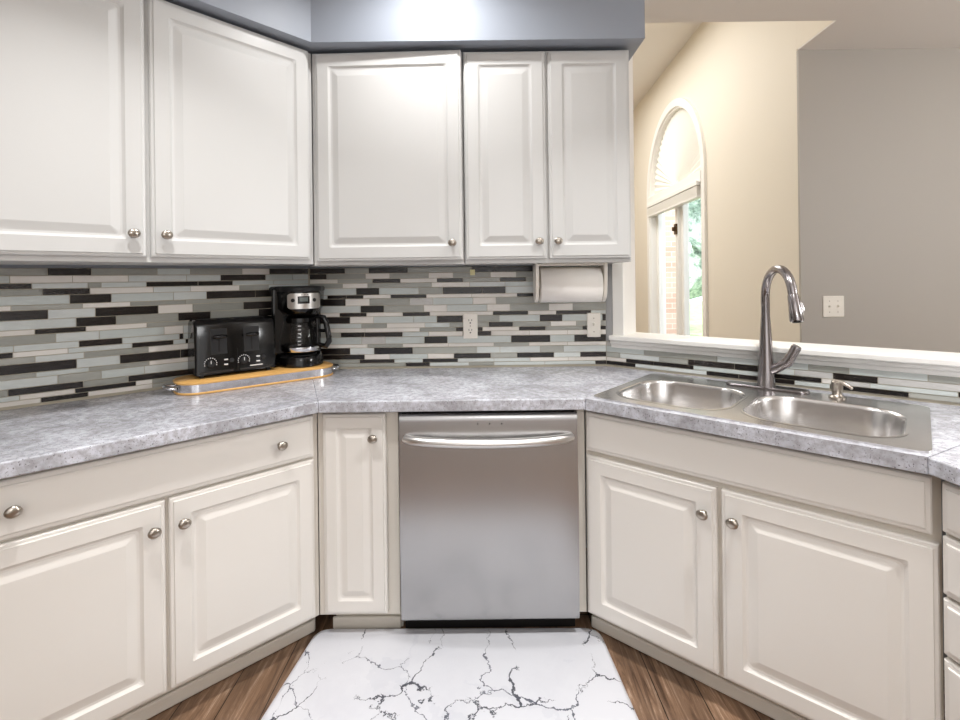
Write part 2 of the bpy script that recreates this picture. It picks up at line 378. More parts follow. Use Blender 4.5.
V, F = fill([arch(S0+.075, S1-.075, SPR, SPR)], 0)
G().add([(x, y, .11) for x, y, _ in V], F, T=TWr).build('arch_pane', M['pane'], wr)
# pleated fan shade in the arch
g = G(); n = 64; rr = (S1-S0)/2-.086; vs = []; fs = []
for i in range(n+1):
    a = pi*i/n; dz = .010*(1 if i % 2 else -1)
    for q in (.05, rr): vs.append((cxm+q*math.cos(a), SPR+.002+q*math.sin(a), .045+dz*(.3 if q < .1 else 1)))
for i in range(n): fs.append((2*i, 2*i+1, 2*i+3, 2*i+2))
g.add(vs, fs, T=TWr); o = g.build('arch_shade', M['shade']); o.location = wr.location
o.modifiers.new('t', 'SOLIDIFY').thickness = .003
tag(o, 'white pleated fan shade filling the arch of the window', 'window shade')
g = G().lathe([(.05, .03), (.05, .05), (.03, .055)], 24, T=TWr @ Matrix.Translation((cxm, SPR+.002, 0)), a1=pi); g.build('hub', M['white'], o)
o.children[0].location = (0, 0, 0)
# raised blind bunched below the crossbar
bl = root('raised_blind', (wr.location.x, wr.location.y, 1.9), 0, 'white blind pulled up under the window crossbar', 'window blind')
TB = Matrix.Translation((0, 0, -1.9)) @ TWr
G().box(S0+.09, S1-.09, 1.945, 1.985, -.05, .02, T=TB).build('headrail', M['white'], bl, bevel=.004)
g = G()
for k in range(7): g.box(S0+.095, S1-.095, 1.938-.011*k-.008, 1.938-.011*k, -.045, .012, T=TB)
g.build('slats', M['shade'], bl)
G().box(S0+.093, S1-.093, 1.845, 1.862, -.046, .013, T=TB).build('bottom_rail', M['white'], bl, bevel=.003)

# outside
struct(G().box(2.3, 14, 2.9, 30, -.5, -.4).build('ground', M['grass']), 'pale lawn outside the window', 'lawn')
o = G().box(0, .40, 0, .25, 0, 3.6).build('brick_pier', M['brick'], loc=(2.47, 7.3, -.4)); tag(o, 'sunlit red brick pier outside the left pane of the window', 'brick pier')
def tree(x, y, h, rad, label):
    t_ = root('garden_tree', (x, y, -.4), 0, label, 'tree', 'trees outside the window')
    G().tube([(0, 0, 0), (.05, 0, h*.3), (0, .05, h*.6)], [.14, .11, .06], 10).build('trunk', M['bark'], t_, smooth=60)
    bm = bmesh.new()
    for k in range(26):
        a = random.uniform(0, 2*pi); q = rad*math.sqrt(random.random())*.85; z = h*random.uniform(.3, .98)
        mtx = Matrix.Translation((q*math.cos(a), q*math.sin(a), z)) @ Matrix.Diagonal((1, 1, .8, 1))
        bmesh.ops.create_icosphere(bm, subdivisions=2, radius=rad*random.uniform(.3, .5), matrix=mtx)
    for v in bm.verts: v.co += Vector((random.uniform(-.09, .09), random.uniform(-.09, .09), random.uniform(-.09, .09)))
    me = bpy.data.meshes.new('foliage'); bm.to_mesh(me); bm.free(); me.materials.append(M['leaf'])
    o = bpy.data.objects.new('foliage', me); C.objects.link(o); o.parent = t_
tree(4.3, 9.0, 4.6, 1.25, 'leafy green tree seen through the right pane of the window')
tree(3.5, 13.5, 4.6, 1.3, 'leafy tree further away behind the brick pier, seen through the left pane')

# ------------------------------------------------------------------ mosaic backsplash
HS = [1.2617, 1.2367, 1.2121, 1.1934, 1.1719, 1.1411, 1.1246, 1.0933, 1.0621, 1.0447, 1.0143, 0.9924, 0.9746, 0.9536, 0.9219, 0.9058, 0.8763, 0.854, 0.8374, 0.8209]
def rows(txt):
    return [[(q[0], float(q[1:])) for q in l.split()] for l in txt.strip().split('\n')]
BACK = rows('''D0.163 G0.269 D0.443 G0.728 D0.827 D1.006 G1.327
D0.081 G0.254 W0.362 G0.535 W0.644 G0.811 W0.925 G1.327
W0.130 G0.286 D0.409 W0.572 D0.688 G0.852 D0.969 G1.166 W1.327
G0.152 W0.263 G0.548 W0.717 A1.032 W1.326
A0.212 D0.314 A0.491 G0.598 D0.772 D0.877 A1.121 G1.326
A0.084 D0.168 D0.243 W0.365 D0.524 W0.928 D1.013 W1.299 D1.326
D0.164 W0.271 G0.450 M0.553 A0.731 W0.834 G1.008 G1.326
A0.231 D0.334 G0.512 W0.615 A0.794 W0.896 G1.069 W1.176 G1.325
W0.137 D0.257 W0.418 D0.539 W0.820 D0.976 W1.101 D1.256 A1.325
D0.183 W0.288 A0.467 A0.570 D0.685 G0.848 A1.028 D1.128 A1.307 D1.325
A0.234 G0.346 W0.516 A0.627 G0.800 D0.908 G1.076 W1.190 G1.324
W0.493 G0.654 D0.773 W0.935 D1.053 G1.217 D1.324
G0.141 D0.247 D0.416 A0.533 W0.684 D0.810 W1.324
A0.234 M0.339 A0.513 D0.616 A0.899 D1.073 A1.181 D1.323
W0.260 G0.416 W0.822 G0.979 W1.323
D0.182 A0.289 D0.461 G0.746 A0.849 A1.028 G1.131 A1.323
D0.246 W0.358 A0.528 W0.644 D0.808 G0.925 D1.089 A1.206 D1.323
G0.224 D0.379 A0.505 D0.661 A0.983 W1.322
G0.429 D0.536 A0.710 G0.822 A1.273 D1.322''')
LEFT = rows('''G0.883 D0.769 G0.576 A0.468 G0.281 W0.173 D-0.014
A0.974 W0.664 A0.481 A0.362 D0.189 A0.076 A-0.014
D0.922 A0.778 G0.742 A0.610 D0.442 D0.318 A0.157 A-0.014
G0.896 D0.773 W0.589 A0.468 W0.292 G0.177 A-0.014
A0.827 D0.714 A0.525 A0.413 D0.231 D-0.013
W0.972 G0.793 W0.659 G0.486 G0.363 G-0.013
D0.883 A0.759 D0.574 W0.461 G0.278 D-0.013
A0.811 D0.701 G0.510 D0.400 G0.219 D-0.012
W0.916 D0.785 W0.610 G-0.012
G0.864 A0.749 A0.556 W0.494 A-0.012
A0.804 D0.684 A0.507 D0.494 A-0.011
D0.969 W0.833 A0.655 D0.527 A0.487 D0.436 G-0.011
G0.916 A0.791 G0.606 W0.454 G-0.011
D0.811 A0.691 D0.504 D0.437 A-0.011
G0.914 A0.778 G0.604 W0.437 G-0.010
A0.860 G0.745 A0.619 A0.471 D-0.010
G0.981 D0.794 G0.668 D-0.010
A0.954 W0.816 D0.645 W0.595 G-0.009
W0.903 D0.781 W0.595 G-0.009''')
PONY = rows('''M0.243 M0.612 W0.905 M1.144
A0.178 G0.466 A0.763 G0.876 A1.072 G1.207
G0.070 A0.242 G0.358 D0.527 D0.605 A0.721 M0.832 D0.951 M1.207
W0.098 D0.217 D0.378 A0.644 D0.800 W0.851 M0.931 A1.139 D1.207
D0.139 A0.427 D0.541 D0.721 A0.823 D1.027 G1.206''')
KEY = 'DGAWM'
def tiles_mesh(name, data, z_idx, tmin, tmax, axis_rev, T, label):
    """local x along the wall, y = out of the wall towards the room is -y, z up"""
    g = G()
    x0, x1 = (-tmax, 0) if axis_rev else (0, tmax)
    g.box(x0, x1, -.004, 0, HS[z_idx[-1]+1]-.009, min(HS[z_idx[0]], 1.262), 5, T)
    for zi, row in zip(z_idx, data):
        z1, z0 = HS[zi]-.0013, HS[zi+1]+.0013
        if axis_rev:
            segs = []; prev = tmax
            t_ = 1.0; lst = []
            q = tmax
            while q > 1.18:
                q = max(q-random.uniform(.1, .24), 1.06); lst.append((random.choice('DGAAWGA'), q))
            for c, e in lst+row:
                e = max(e, .006)
                if prev-e > .006: segs.append((c, -prev, -e))
                prev = e
        else:
            segs = []; prev = .006
            for c, e in row:
                e = min(e, tmax)
                if e-prev > .006: segs.append((c, prev, e))
                prev = e
            while prev < tmax-.05:
                e = min(prev+random.uniform(.1, .24), tmax); segs.append((random.choice('DGAAWMA'), prev, e)); prev = e
        for c, a, b in segs:
            # long runs are laid as several tiles
            k = max(1, int(round((b-a)/.20))) if (b-a) > .27 else 1
            for i in range(k):
                aa, bb = a+(b-a)*i/k, a+(b-a)*(i+1)/k
                th = .0075 if c in 'GAD' else .0065
                g.box(aa+.0011, bb-.0011, -th, -.002, z0, z1, KEY.index(c), T)
    o = g.build(name, M['tile']); struct(o, label, 'backsplash'); return o
tiles_mesh('wall_tiles_back', BACK, list(range(19)), 0, WR[0]-WC[0], False, Matrix.Translation((WC[0], WC[1]-.0005, 0)), 'narrow mosaic tile backsplash on the back wall')
tiles_mesh('wall_tiles_left', LEFT, list(range(19)), 0, 1.9, True, Matrix.Translation((WC[0], WC[1], 0)) @ Matrix.Rotation(R(41), 4, 'Z') @ Matrix.Translation((0, -.0005, 0)), 'narrow mosaic tile backsplash on the left wall')
tiles_mesh('wall_tiles_sink', PONY, list(range(14, 19)), 0, 1.72, False, Matrix.Translation((WR[0], WR[1], 0)) @ Matrix.Rotation(R(-40), 4, 'Z') @ Matrix.Translation((0, -.0005, 0)), 'low mosaic tile band behind the sink')

# ------------------------------------------------------------------ cabinets
def door_mesh(x0, x1, z0, z1, y=0, panel=True):
    if panel:
        P = [(0, 0, .001), (0, -.012, .002), (.003, -.0155, .002), (.0095, -.0165, .003), (.0115, -.020, .003), (.052, -.020, .004), (.056, -.0165, .012),
             (.060, -.0135, .013), (.066, -.0128, .012), (.071, -.0140, .008), (.086, -.0182, .003), (.090, -.0192, .002)]
        if min(x1-x0, z1-z0) < .25: P = [(a*(.88 if a > .02 else 1), b, c) for a, b, c in P]
    else:
        P = [(0, 0, .001), (0, -.012, .002), (.003, -.0155, .002), (.011, -.0165, .002), (.013, -.0195, .002), (.016, -.020, .002)]
    rings = []
    for ins, yy, r in P:
        rings.append([(px, y+yy, pz) for px, pz in rrect(x0+ins, x1-ins, z0+ins, z1-ins, r)])
    return G().loft(rings)
def knob(parent, x, z, y=-.02, T=None):
    g = G(); TT = Matrix.Translation((x, y, z)) @ Matrix.Diagonal((.98, 1, .84, 1)) @ Matrix.Rotation(R(90), 4, 'X')
    if T: TT = T @ TT
    g.lathe([(.0085, -.0005), (.0065, .003), (.0055, .009), (.007, .013), (.0135, .0165), (.0165, .0205), (.0165, .0235), (.0135, .0265), (.0075, .0285), (.002, .029)], 24, T=TT)
    return g.build('knob', M['nickel'], parent, smooth=50)
def carcass(rt, poly, z0, z1, m, name='cabinet_box', th=.018):
    g = G(); n = len(poly)
    A = sum(poly[i][0]*poly[(i+1) % n][1]-poly[(i+1) % n][0]*poly[i][1] for i in range(n))
    P = poly if A > 0 else poly[::-1]
    inn = []
    for i in range(n):
        a, b, c = P[i-1], P[i], P[(i+1) % n]
        d1 = Vector((b[0]-a[0], b[1]-a[1])).normalized(); d2 = Vector((c[0]-b[0], c[1]-b[1])).normalized()
        n1 = Vector((-d1.y, d1.x)); n2 = Vector((-d2.y, d2.x))
        inn.append(isect((a[0]+n1.x*th, a[1]+n1.y*th), d1, (b[0]+n2.x*th, b[1]+n2.y*th), d2))
    vs = [(p[0], p[1], z) for z in (z0, z1) for p in P]+[(p[0], p[1], z) for z in (z0+th, z1) for p in inn]
    fs = [tuple(range(n-1, -1, -1)), tuple(range(2*n, 3*n))]
    for i in range(n):
        j = (i+1) % n
        fs += [(i, j, n+j, n+i), (2*n+j, 2*n+i, 3*n+i, 3*n+j), (n+i, n+j, 3*n+j, 3*n+i)]
    return g.add(vs, fs).build(name, m, rt)
def toe(rt, x0, x1, x0b, x1b, m):
    g = G().box(x0, x1, .077, .097, 0, .083)
    o = g.build('toe_kick', m, rt)
    G().box(x0b, x1b, .064, .076, 0, .042).build('shoe_moulding', m, o, bevel=.006, seg=3)
    return o
BZ0 = .082
# -- left base cabinet
Lo = along(PL, LD, .88)
rt = root('base_cabinet', (*Lo, 0), 44, 'cream base cabinet under the left worktop, two doors below one wide drawer', 'cabinet')
mid = isect(PL, (WC[0]-PL[0], WC[1]-PL[1]), along(PL, nrm(LD, -1), .02), LD)
loc = lambda pts, q=rt: to_local((q.location.x, q.location.y), math.degrees(q.rotation_euler.z), pts)
wa = isect(Lo, nrm(LD), along(WC, nrm(LW), .012), LW)
ci = isect(along(WC, nrm(LW), .012), LW, PL, (WC[0]-PL[0], WC[1]-PL[1]))
pl = loc([wa, ci, mid]); poly = [(0, .0205), (pl[2][0]-.001, .0205), (pl[1][0]-.002, pl[1][1]), (pl[0][0], pl[0][1])]
carcass(rt, poly, BZ0, CB-.001, M['cab_in'])
toe(rt, 0, .90, 0, .895, M['cab_in'])
d = door_mesh(.015, .868, .625, .762, .02, panel=False).build('drawer', M['cab_base'], rt); knob(d, .88-.743, .694, 0); knob(d, .88-.1265, .694, 0)
d = door_mesh(.015, .440, .093, .617, .02).build('door', M['cab_base'], rt); knob(d, .410, .546, 0)
d = door_mesh(.449, .868, .093, .617, .02).build('door', M['cab_base'], rt); knob(d, .481, .546, 0)
# -- narrow base cabinet
rt = root('narrow_cabinet', (-.545, 1.667, 0), 0, 'narrow single-door cream cabinet left of the dishwasher', 'cabinet')
q = to_local((-.545, 1.667), 0, [mid, (WC[0]+.012, WC[1]-.014)])
carcass(rt, [(q[0][0]+.002, .0205), (.263, .0205), (.263, .552), (q[1][0]+.006, .552)], BZ0, CB-.001, M['cab_in'])
toe(rt, .03, .263, .02, .258, M['cab_in'])
d = door_mesh(.012, .224, .093, .762, .02).build('door', M['cab_base'], rt); knob(d, .184, .685, 0)
# -- dishwasher
rt = root('dishwasher', (.0215, 1.667, 0), 0, 'stainless steel dishwasher with a curved bar handle between the cream cabinets', 'dishwasher')
DW = .296
G().box(-DW+.004, DW-.004, .032, .545, .072, .768).build('tub', M['dark'], rt)
G().box(-DW+.002, DW-.002, .066, .10, 0, .0715).build('kick_plate', M['dark'], rt)
xs = [-DW+2*DW*i/24 for i in range(25)]
prof = [(.760, .004), (.752, -.004), (.742, -.0055), (.735, -.006)]+[(.735-.0225*i, -.006-.010*math.sin(pi*min(1, i/29))) for i in range(1, 29)]+[(.082, -.006), (.074, -.002), (.071, .004)]
g = G(); rings = [[(x, .031, .760)]+[(x, y, z) for z, y in prof]+[(x, .031, .071)] for x in xs]
g.loft(rings); dd = g.build('door', M['steel'], rt, smooth=40)
# handle scoop (polished recess above the bar) and the bar
g = G(); pts = []
for i in range(25):
    s_ = -1+2*i/24; pts.append((s_*.275, -.012-.036*(1-s_*s_)**.5 if abs(s_) < 1 else -.012, .683-.008*(1-s_*s_)))
g.tube(pts, [.0165 if 0 < i < 24 else .015 for i in range(25)], 16, sq=.9).build('handle', M['satin'], dd, smooth=50)
for s_ in (-1, 1): G().box(s_*.262-.008, s_*.262+.008, -.02, -.002, .672, .693).build('handle_post', M['chrome'], dd, bevel=.003)
for i in range(3): G().lathe([(.0022, 0), (.0022, .001)], 10, T=Matrix.Translation((-.035+.04*i, -.0055, .727)) @ Matrix.Rotation(R(90), 4, 'X')).build('indicator_light', M['dark'], dd)
# -- sink base cabinet
rt = root('sink_cabinet', (*PR, 0), -41.5, 'cream sink base cabinet with two doors below a false drawer front', 'cabinet')
loc2 = lambda pts: to_local(PR, -41.5, pts)
wb = along(WR, nrm(PW, -1), .012)
e1 = isect(along(PR, RD, .872), nrm(RD), wb, PW)
cm = isect(PR, (WR[0]-PR[0], WR[1]-PR[1]), along(PR, nrm(RD), .02), RD)
c2 = isect(wb, PW, PR, (WR[0]-PR[0], WR[1]-PR[1]))
pl = loc2([cm, c2, e1]); carcass(rt, [(pl[0][0]+.001, .0205), (.876, .0205), (pl[2][0], pl[2][1]), (pl[1][0]+.02, pl[1][1])], BZ0, CB-.001, M['cab_in'])
toe(rt, -.02, .91, -.02, .90, M['cab_in'])
door_mesh(.004, .861, .634, .762, .02, panel=False).build('false_drawer_front', M['cab_base'], rt)
d = door_mesh(.004, .412, .093, .617, .02).build('door', M['cab_base'], rt); knob(d, .381, .542, 0)
d = door_mesh(.425, .872, .093, .617, .02).build('door', M['cab_base'], rt); knob(d, .459, .542, 0)
fx = to_local(PR, -41.5, [(.321, 1.686), (.346, 1.686), (.344, 1.75), (.321, 1.75)])
G().prism(fx, BZ0, CB-.001).build('filler_strip', M['cab_in'], rt)
# -- drawer cabinet turning towards the camera
ED = dirv(-83); Eo = along(PR, RD, .876); Eo = (Eo[0]-.013, Eo[1]-.004)
rt = root('drawer_cabinet', (*Eo, 0), -83, 'cream drawer cabinet at the right edge of the picture, beside the sink cabinet', 'cabinet')
carcass(rt, [(.0, .0205), (.46, .0205), (.46, .5), (.42, .5)], BZ0, CB-.001, M['cab_in'])
toe(rt, .02, .46, .02, .455, M['cab_in'])
for z0, z1 in ((.655, .762), (.521, .646), (.391, .512), (.246, .382), (.093, .237)):
    door_mesh(.004, .445, z0, z1, .02, panel=False).build('drawer', M['cab_base'], rt)

# -- upper cabinets
def upper(name, x0, x1, lab):
    return root(name, (x0, 1.913, UB), 0, lab, 'cabinet')
ZD0, ZD1 = 1.282-UB, 2.0796-UB
bis = (WC[0]-PU[0], WC[1]-PU[1])
rt = upper('wall_cabinet', -.633, -.058, 'white single-door upper cabinet between the corner and the narrow double-door one')
pa = isect(PU, bis, (0, 1.933), (1, 0)); pb = isect(PU, bis, (0, 2.215), (1, 0))
q = to_local((-.633, 1.913), 0, [pa, pb]); carcass(rt, [(q[0][0]+.002, .0205), (.574, .0205), (.574, .302), (q[1][0]+.004, .302)], 0, UT-UB, M['cab'])
Td = Matrix.Translation((.008, .02, 0)) @ Matrix.Rotation(R(-2.0), 4, 'Z') @ Matrix.Translation((-.008, -.02, 0))
g = door_mesh(.008, .570, ZD0, ZD1, .02); g.v = [tuple(Td @ Vector(p)) for p in g.v]
d = g.build('door', M['cab'], rt); knob(d, .532, 1.345-UB, 0, Td)
rt = upper('double_wall_cabinet', -.056, .584, 'white upper cabinet with two narrow doors at the right end of the run')
carcass(rt, [(0, .0205), (.640, .0205), (.640, .286), (0, .302)], 0, UT-UB, M['cab'])
d = door_mesh(.004, .314, ZD0, ZD1, .02).build('door', M['cab'], rt); knob(d, .283, 1.348-UB, 0)
d = door_mesh(.325, .637, ZD0, ZD1, .02).build('door', M['cab'], rt); knob(d, .355, 1.348-UB, 0)
Uo = along(PU, UD, 1.09)
rt = root('corner_wall_cabinet', (*Uo, UB+.005), 48, 'large white double-door upper cabinet on the left wall above the toaster', 'cabinet')
pc = isect(PU, bis, along(PU, nrm(UD, -1), .02), UD); wof = along(WC, nrm(LW), .015)
pd = isect(wof, LW, PU, bis); pe = isect(Uo, nrm(UD), wof, LW)
pl = to_local(Uo, 48, [pc, pd, pe]); carcass(rt, [(0, .0205), (pl[0][0]-.002, .0205), (pl[1][0]-.004, pl[1][1]), (pl[2][0], pl[2][1])], 0, UT-UB-.005, M['cab'])
d = door_mesh(.02, .541, ZD0, ZD1, .02).build('door', M['cab'], rt); knob(d, .503, 1.350-UB, 0)
d = door_mesh(.553, 1.078, ZD0, ZD1, .02).build('door', M['cab'], rt); knob(d, .588, 1.350-UB, 0)

# ------------------------------------------------------------------ worktop
CL = (-.535, 1.637); CR = (.340, 1.637); CE = along(CR, RD, .835)
Cl2 = along(CL, LD, 1.25); wl = along(WC, nrm(LW), .010); wlc = isect(wl, LW, (0, 2.223), (1, 0)); wl2 = isect(Cl2, nrm(LD), wl, LW)
wp = along(WR, nrm(PW, -1), .010); wrc = isect(wp, PW, (0, 2.223), (1, 0))
md = dirv(-62.25+90); em = isect(CE, md, wp, PW); E2 = along(CE, ED, .5); e2b = isect(E2, nrm(ED), wp, PW)
RS = (.366, 1.657); rx = RD; ry = nrm(RD)
def sk(p): return (RS[0]+rx[0]*p[0]+ry[0]*p[1], RS[1]+rx[1]*p[0]+ry[1]*p[1])
g = G()
g.prism([Cl2, CL, wlc, wl2], CB, CT)
g.prism([CL, CR, wrc, wlc], CB, CT)
slab_holes(g, [[CR, CE, em, wrc], [sk(p) for p in ((.02, .02), (.815, .02), (.815, .45), (.02, .45))]], CB, CT)
g.prism([CE, E2, along(E2, nrm(ED), .62), em], CB, CT)
o = g.build('worktop', M['counter'], bevel=.0035); tag(o, 'grey stone-look worktop running round all the base cabinets', 'worktop')

# ------------------------------------------------------------------ sink, tap, soap pump
sr = root('double_sink', (*RS, CT), -41.5, 'stainless double-bowl sink set in the worktop below the sill', 'sink')
def bowl_loop(x0, x1, y0, y1, r): return rrect(x0, x1, y0, y1, r, 8)
B1 = (.036, .392, .040, .384); B2 = (.424, .790, .040, .380)
g = G(); slab_holes(g, [rrect(0, .837, -.010, .50, .03, 5), bowl_loop(*B1, .10), bowl_loop(*B2, .10)], .0003, .0045)
g.build('deck', M['sink'], sr, bevel=.0015)
for b in (B1, B2):
    rings = []
    for ins, z, r in ((-.006, .0052, .106), (.0, .0058, .10), (.004, .0035, .096), (.008, -.006, .094), (.016, -.10, .09), (.022, -.135, .085), (.045, -.155, .07), (.09, -.160, .04)):
        rings.append([(x, y, z) for x, y in bowl_loop(b[0]+ins, b[1]-ins, b[2]+ins, b[3]-ins, r)])
    o = G().loft(rings, cap0=False).build('bowl', M['sink'], sr, smooth=35)
    cx, cy = (b[0]+b[1])/2, (b[2]+b[3])/2
    G().lathe([(.045, -.1595), (.045, -.157), (.036, -.1565), (.03, -.1585)], 28, T=Matrix.Translation((cx, cy, 0))).build('drain', M['chrome'], o, smooth=40)
fl = (.415, .470); fw = sk(fl)
fr = root('kitchen_faucet', (*fw, CT+.0052), -41.5, 'tall gooseneck pull-down faucet behind the sink bowls', 'faucet')
plate = [(x, y) for x, y in rrect(-.128, .128, -.026, .026, .0255, 8)]
g = G(); g.loft([[(x, y, 0) for x, y in plate], [(x, y, .004) for x, y in plate], [(x*.985, y*.93, .007) for x, y in plate]])
g.build('deck_plate', M['faucet'], fr, smooth=30)
zt = lambda z: z-(CT+.0045)
g = G(); g.lathe([(.029, .006), (.0285, .012), (.0255, .06), (.0225, .11), (.0185, .18), (.0150, .235), (.0146, .245)], 28)
fb = g.build('body', M['faucet'], fr, smooth=40)
sd = to_local((0, 0), -41.5, [(-.10, -.995)])[0]        # where the spout points
sv = Vector((sd[0], sd[1], 0)).normalized(); r0 = .092; zs = zt(1.135)
pts = [Vector((0, 0, .243)), Vector((0, 0, .28)), Vector((0, 0, zs))]
for i in range(1, 19):
    a = pi*i/18*.94; pts.append(sv*(r0-r0*math.cos(a))+Vector((0, 0, zs+r0*1.02*math.sin(a))))
G().tube(pts, [.0138]*len(pts), 18).build('spout', M['faucet'], fr, smooth=50)
d_ = (pts[-1]-pts[-2]).normalized(); e_ = pts[-1]
g = G(); g.tube([e_, e_+d_*.004, e_+d_*.008, e_+d_*.05, e_+d_*.085, e_+d_*.09], [.0138, .0135, .0155, .0175, .0200, .0180], 20)
sp = g.build('spray_head', M['faucet'], fr, smooth=50)
sidev = Vector((-sv.y, sv.x, 0))
outv = Vector((math.cos(R(41.5)), math.sin(R(41.5)), 0))
g = G(); g.tube([e_+d_*.028+outv*.014, e_+d_*.034+outv*.019, e_+d_*.062+outv*.021, e_+d_*.068+outv*.016], [.006, .008, .008, .006], 10); g.build('spray_button', M['chrome'], sp, smooth=50)
g = G(); g.tube([e_+d_*.088, e_+d_*.092], [.0135, .012], 18); g.build('spray_face', M['dark'], sp)
# side lever
G().tube([(.006, 0, .060), (.03, -.002, .072), (.052, -.003, .086), (.060, -.003, .092)], [.019, .0165, .0155, .015], 16).build('valve_arm', M['faucet'], fr, smooth=50)
G().tube([(.058, -.003, .0895), (.066, -.003, .098), (.078, -.003, .122), (.090, -.003, .146), (.094, -.003, .153)], [.0170, .0170, .0145, .0160, .0135], 16).build('lever', M['faucet'], fr, smooth=50)
sw = sk((.618, .452))
pr_ = root('soap_dispenser', (*sw, CT+.0045), -41.5, 'small metal soap pump on the sink deck right of the faucet', 'soap dispenser')
G().lathe([(.023, 0), (.023, .004), (.017, .008), (.0135, .012), (.0125, .030)], 22).build('collar', M['nickel'], pr_, smooth=40)
g = G(); g.lathe([(.015, .024), (.016, .030), (.016, .052), (.012, .056), (.004, .057)], 22); hd = g.build('pump_head', M['nickel'], pr_, smooth=40)
G().tube([(-.008, .0, .054), (.012, -.006, .053), (.030, -.013, .044), (.041, -.017, .037)], [.006, .0065, .0055, .0045], 12).build('nozzle', M['nickel'], hd, smooth=50)

# ------------------------------------------------------------------ tray, toaster, coffee maker
ta = 39.1
tr = root('serving_tray', (-1.039, 1.712, CT), ta, 'long wooden tray with a metal band on the worktop under the toaster', 'tray')
TLn, TDp = .578, .188
def tl(ins, z): return [(x, y, z) for x, y in rrect(ins, TLn-ins, ins, TDp-ins, .075-ins, 8)]
G().loft([tl(.003, 0), tl(0, .002), tl(0, .006), tl(.002, .008)]).build('base_board', M['wood'], tr, smooth=40)
G().loft([tl(.003, .0075), tl(.003, .036)], False, False).build('metal_band', M['chrome'], tr, smooth=40)
G().loft([tl(.002, .0355), tl(0, .0375), tl(0, .042), tl(.004, .0445)]).build('tray_top', M['wood'], tr, smooth=40)
for s_, x in ((-1, .004), (1, TLn-.004)):
    y0 = TDp/2
    G().tube([(x, y0-.035, .020), (x+s_*.018, y0-.035, .023), (x+s_*.032, y0-.024, .026), (x+s_*.036, y0, .027), (x+s_*.032, y0+.024, .026), (x+s_*.018, y0+.035, .023), (x, y0+.035, .020)], .0055, 10).build('handle', M['chrome'], tr, smooth=60)
TT_ = CT+.0447
to = root('toaster', (-1.025, 1.793, TT_), 41, 'black four-slice toaster on the left half of the tray', 'toaster')
TW_, TDD, TH = .286, .132, .215
def side(x, k):                                       # cross-section of the body at x
    pr = [(0+k, .012), (.004+k, .10), (.011+k, .188), (.016+k, .203), (.027+k, .211), (TDD-.027-k, .211), (TDD-.016-k, .203), (TDD-.010-k, .188), (TDD-.002-k, .10), (TDD-k, .012)]
    return [(x, y, z-(k*.6 if z > .05 else -k*.3)) for y, z in pr]
g = G().loft([side(.0, .008), side(.004, .003), side(.010, 0), side(TW_-.010, 0), side(TW_-.004, .003), side(TW_, .008)])
body = g.build('body', M['blackplastic'], to, smooth=35)
G().box(TW_/2-.0008, TW_/2+.0008, -.0006, .004, .02, .10).build('seam', M['dark'], body)
for x in (.02, TW_-.03):
    for y in (.02, TDD-.03): G().box(x, x+.012, y, y+.012, 0, .013).build('foot', M['blackmatte'], to)
for k in range(4):
    x = .022+.118*(k//2); y = .038+.034*(k % 2)
    G().box(x, x+.112, y, y+.018, .2095, .2118).build('bread_slot', M['dark'], body)
for cx in (.080, .194):
    fr_ = G().add([(cx-.028, -.0012+.0031, .085), (cx+.028, .0019, .085), (cx+.028, .0125, .172), (cx-.028, .0125, .172)], [(0, 1, 2, 3)])
    Ts = Matrix.Rotation(R(-4.2), 4, 'X')
    sl_ = G().box(cx-.030, cx+.030, -.0035, .004, .082, .180, T=Ts).build('lever_slot', M['blackmatte'], body, bevel=.003)
    G().box(cx-.0025, cx+.0025, -.0042, -.003, .092, .150, T=Ts).build('slot_track', M['dark'], sl_)
    G().tube([(cx-.022, -.010, .150), (cx-.010, -.020, .151), (cx+.006, -.021, .151), (cx+.020, -.010, .150)], [.0055, .0075, .0075, .0055], 10).build('lever', M['blackplastic'], body, smooth=50)
    dk = G().lathe([(.014, 0), (.0135, .006), (.011, .0085), (.002, .009)], 22, T=Matrix.Translation((cx-.030, .0018, .052)) @ Matrix.Rotation(R(90), 4, 'X')).build('dial', M['blackmatte'], body, smooth=40)
    g = G()
    for i in range(11):
        a = R(-15+210*i/10); c_ = (cx-.030+.0205*math.cos(a), .052+.0205*math.sin(a)); g.box(c_[0]-.0013, c_[0]+.0013, -.0012, .003, c_[1]-.0016, c_[1]+.0016)
    g.box(cx-.031, cx-.029, -.0082, -.006, .052, .064).build('dial_marks', M['white_ink'], dk)
    for (bx, bz) in ((cx+.022, .062), (cx+.022, .044)):
        G().box(bx-.0065, bx+.0065, -.0025, .003, bz-.0025, bz+.0025).build('button_label', M['white_ink'], body, bevel=.001)
    g = G().lathe([(.0085, 0), (.008, .004), (.003, .005)], 16, T=Matrix.Translation((cx+.042, .0018, .057)) @ Matrix.Rotation(R(90), 4, 'X')); g.build('button', M['chrome' if False else 'blackmatte'], body, smooth=40)
G().box(.186, .232, -.0005, .003, .0275, .031).build('printed_strip', M['white_ink'], body)
G().box(.012, .128, -.0008, .003, .016, .024).box(.150, .266, -.0008, .003, .016, .024).build('crumb_tray', M['blackmatte'], body)

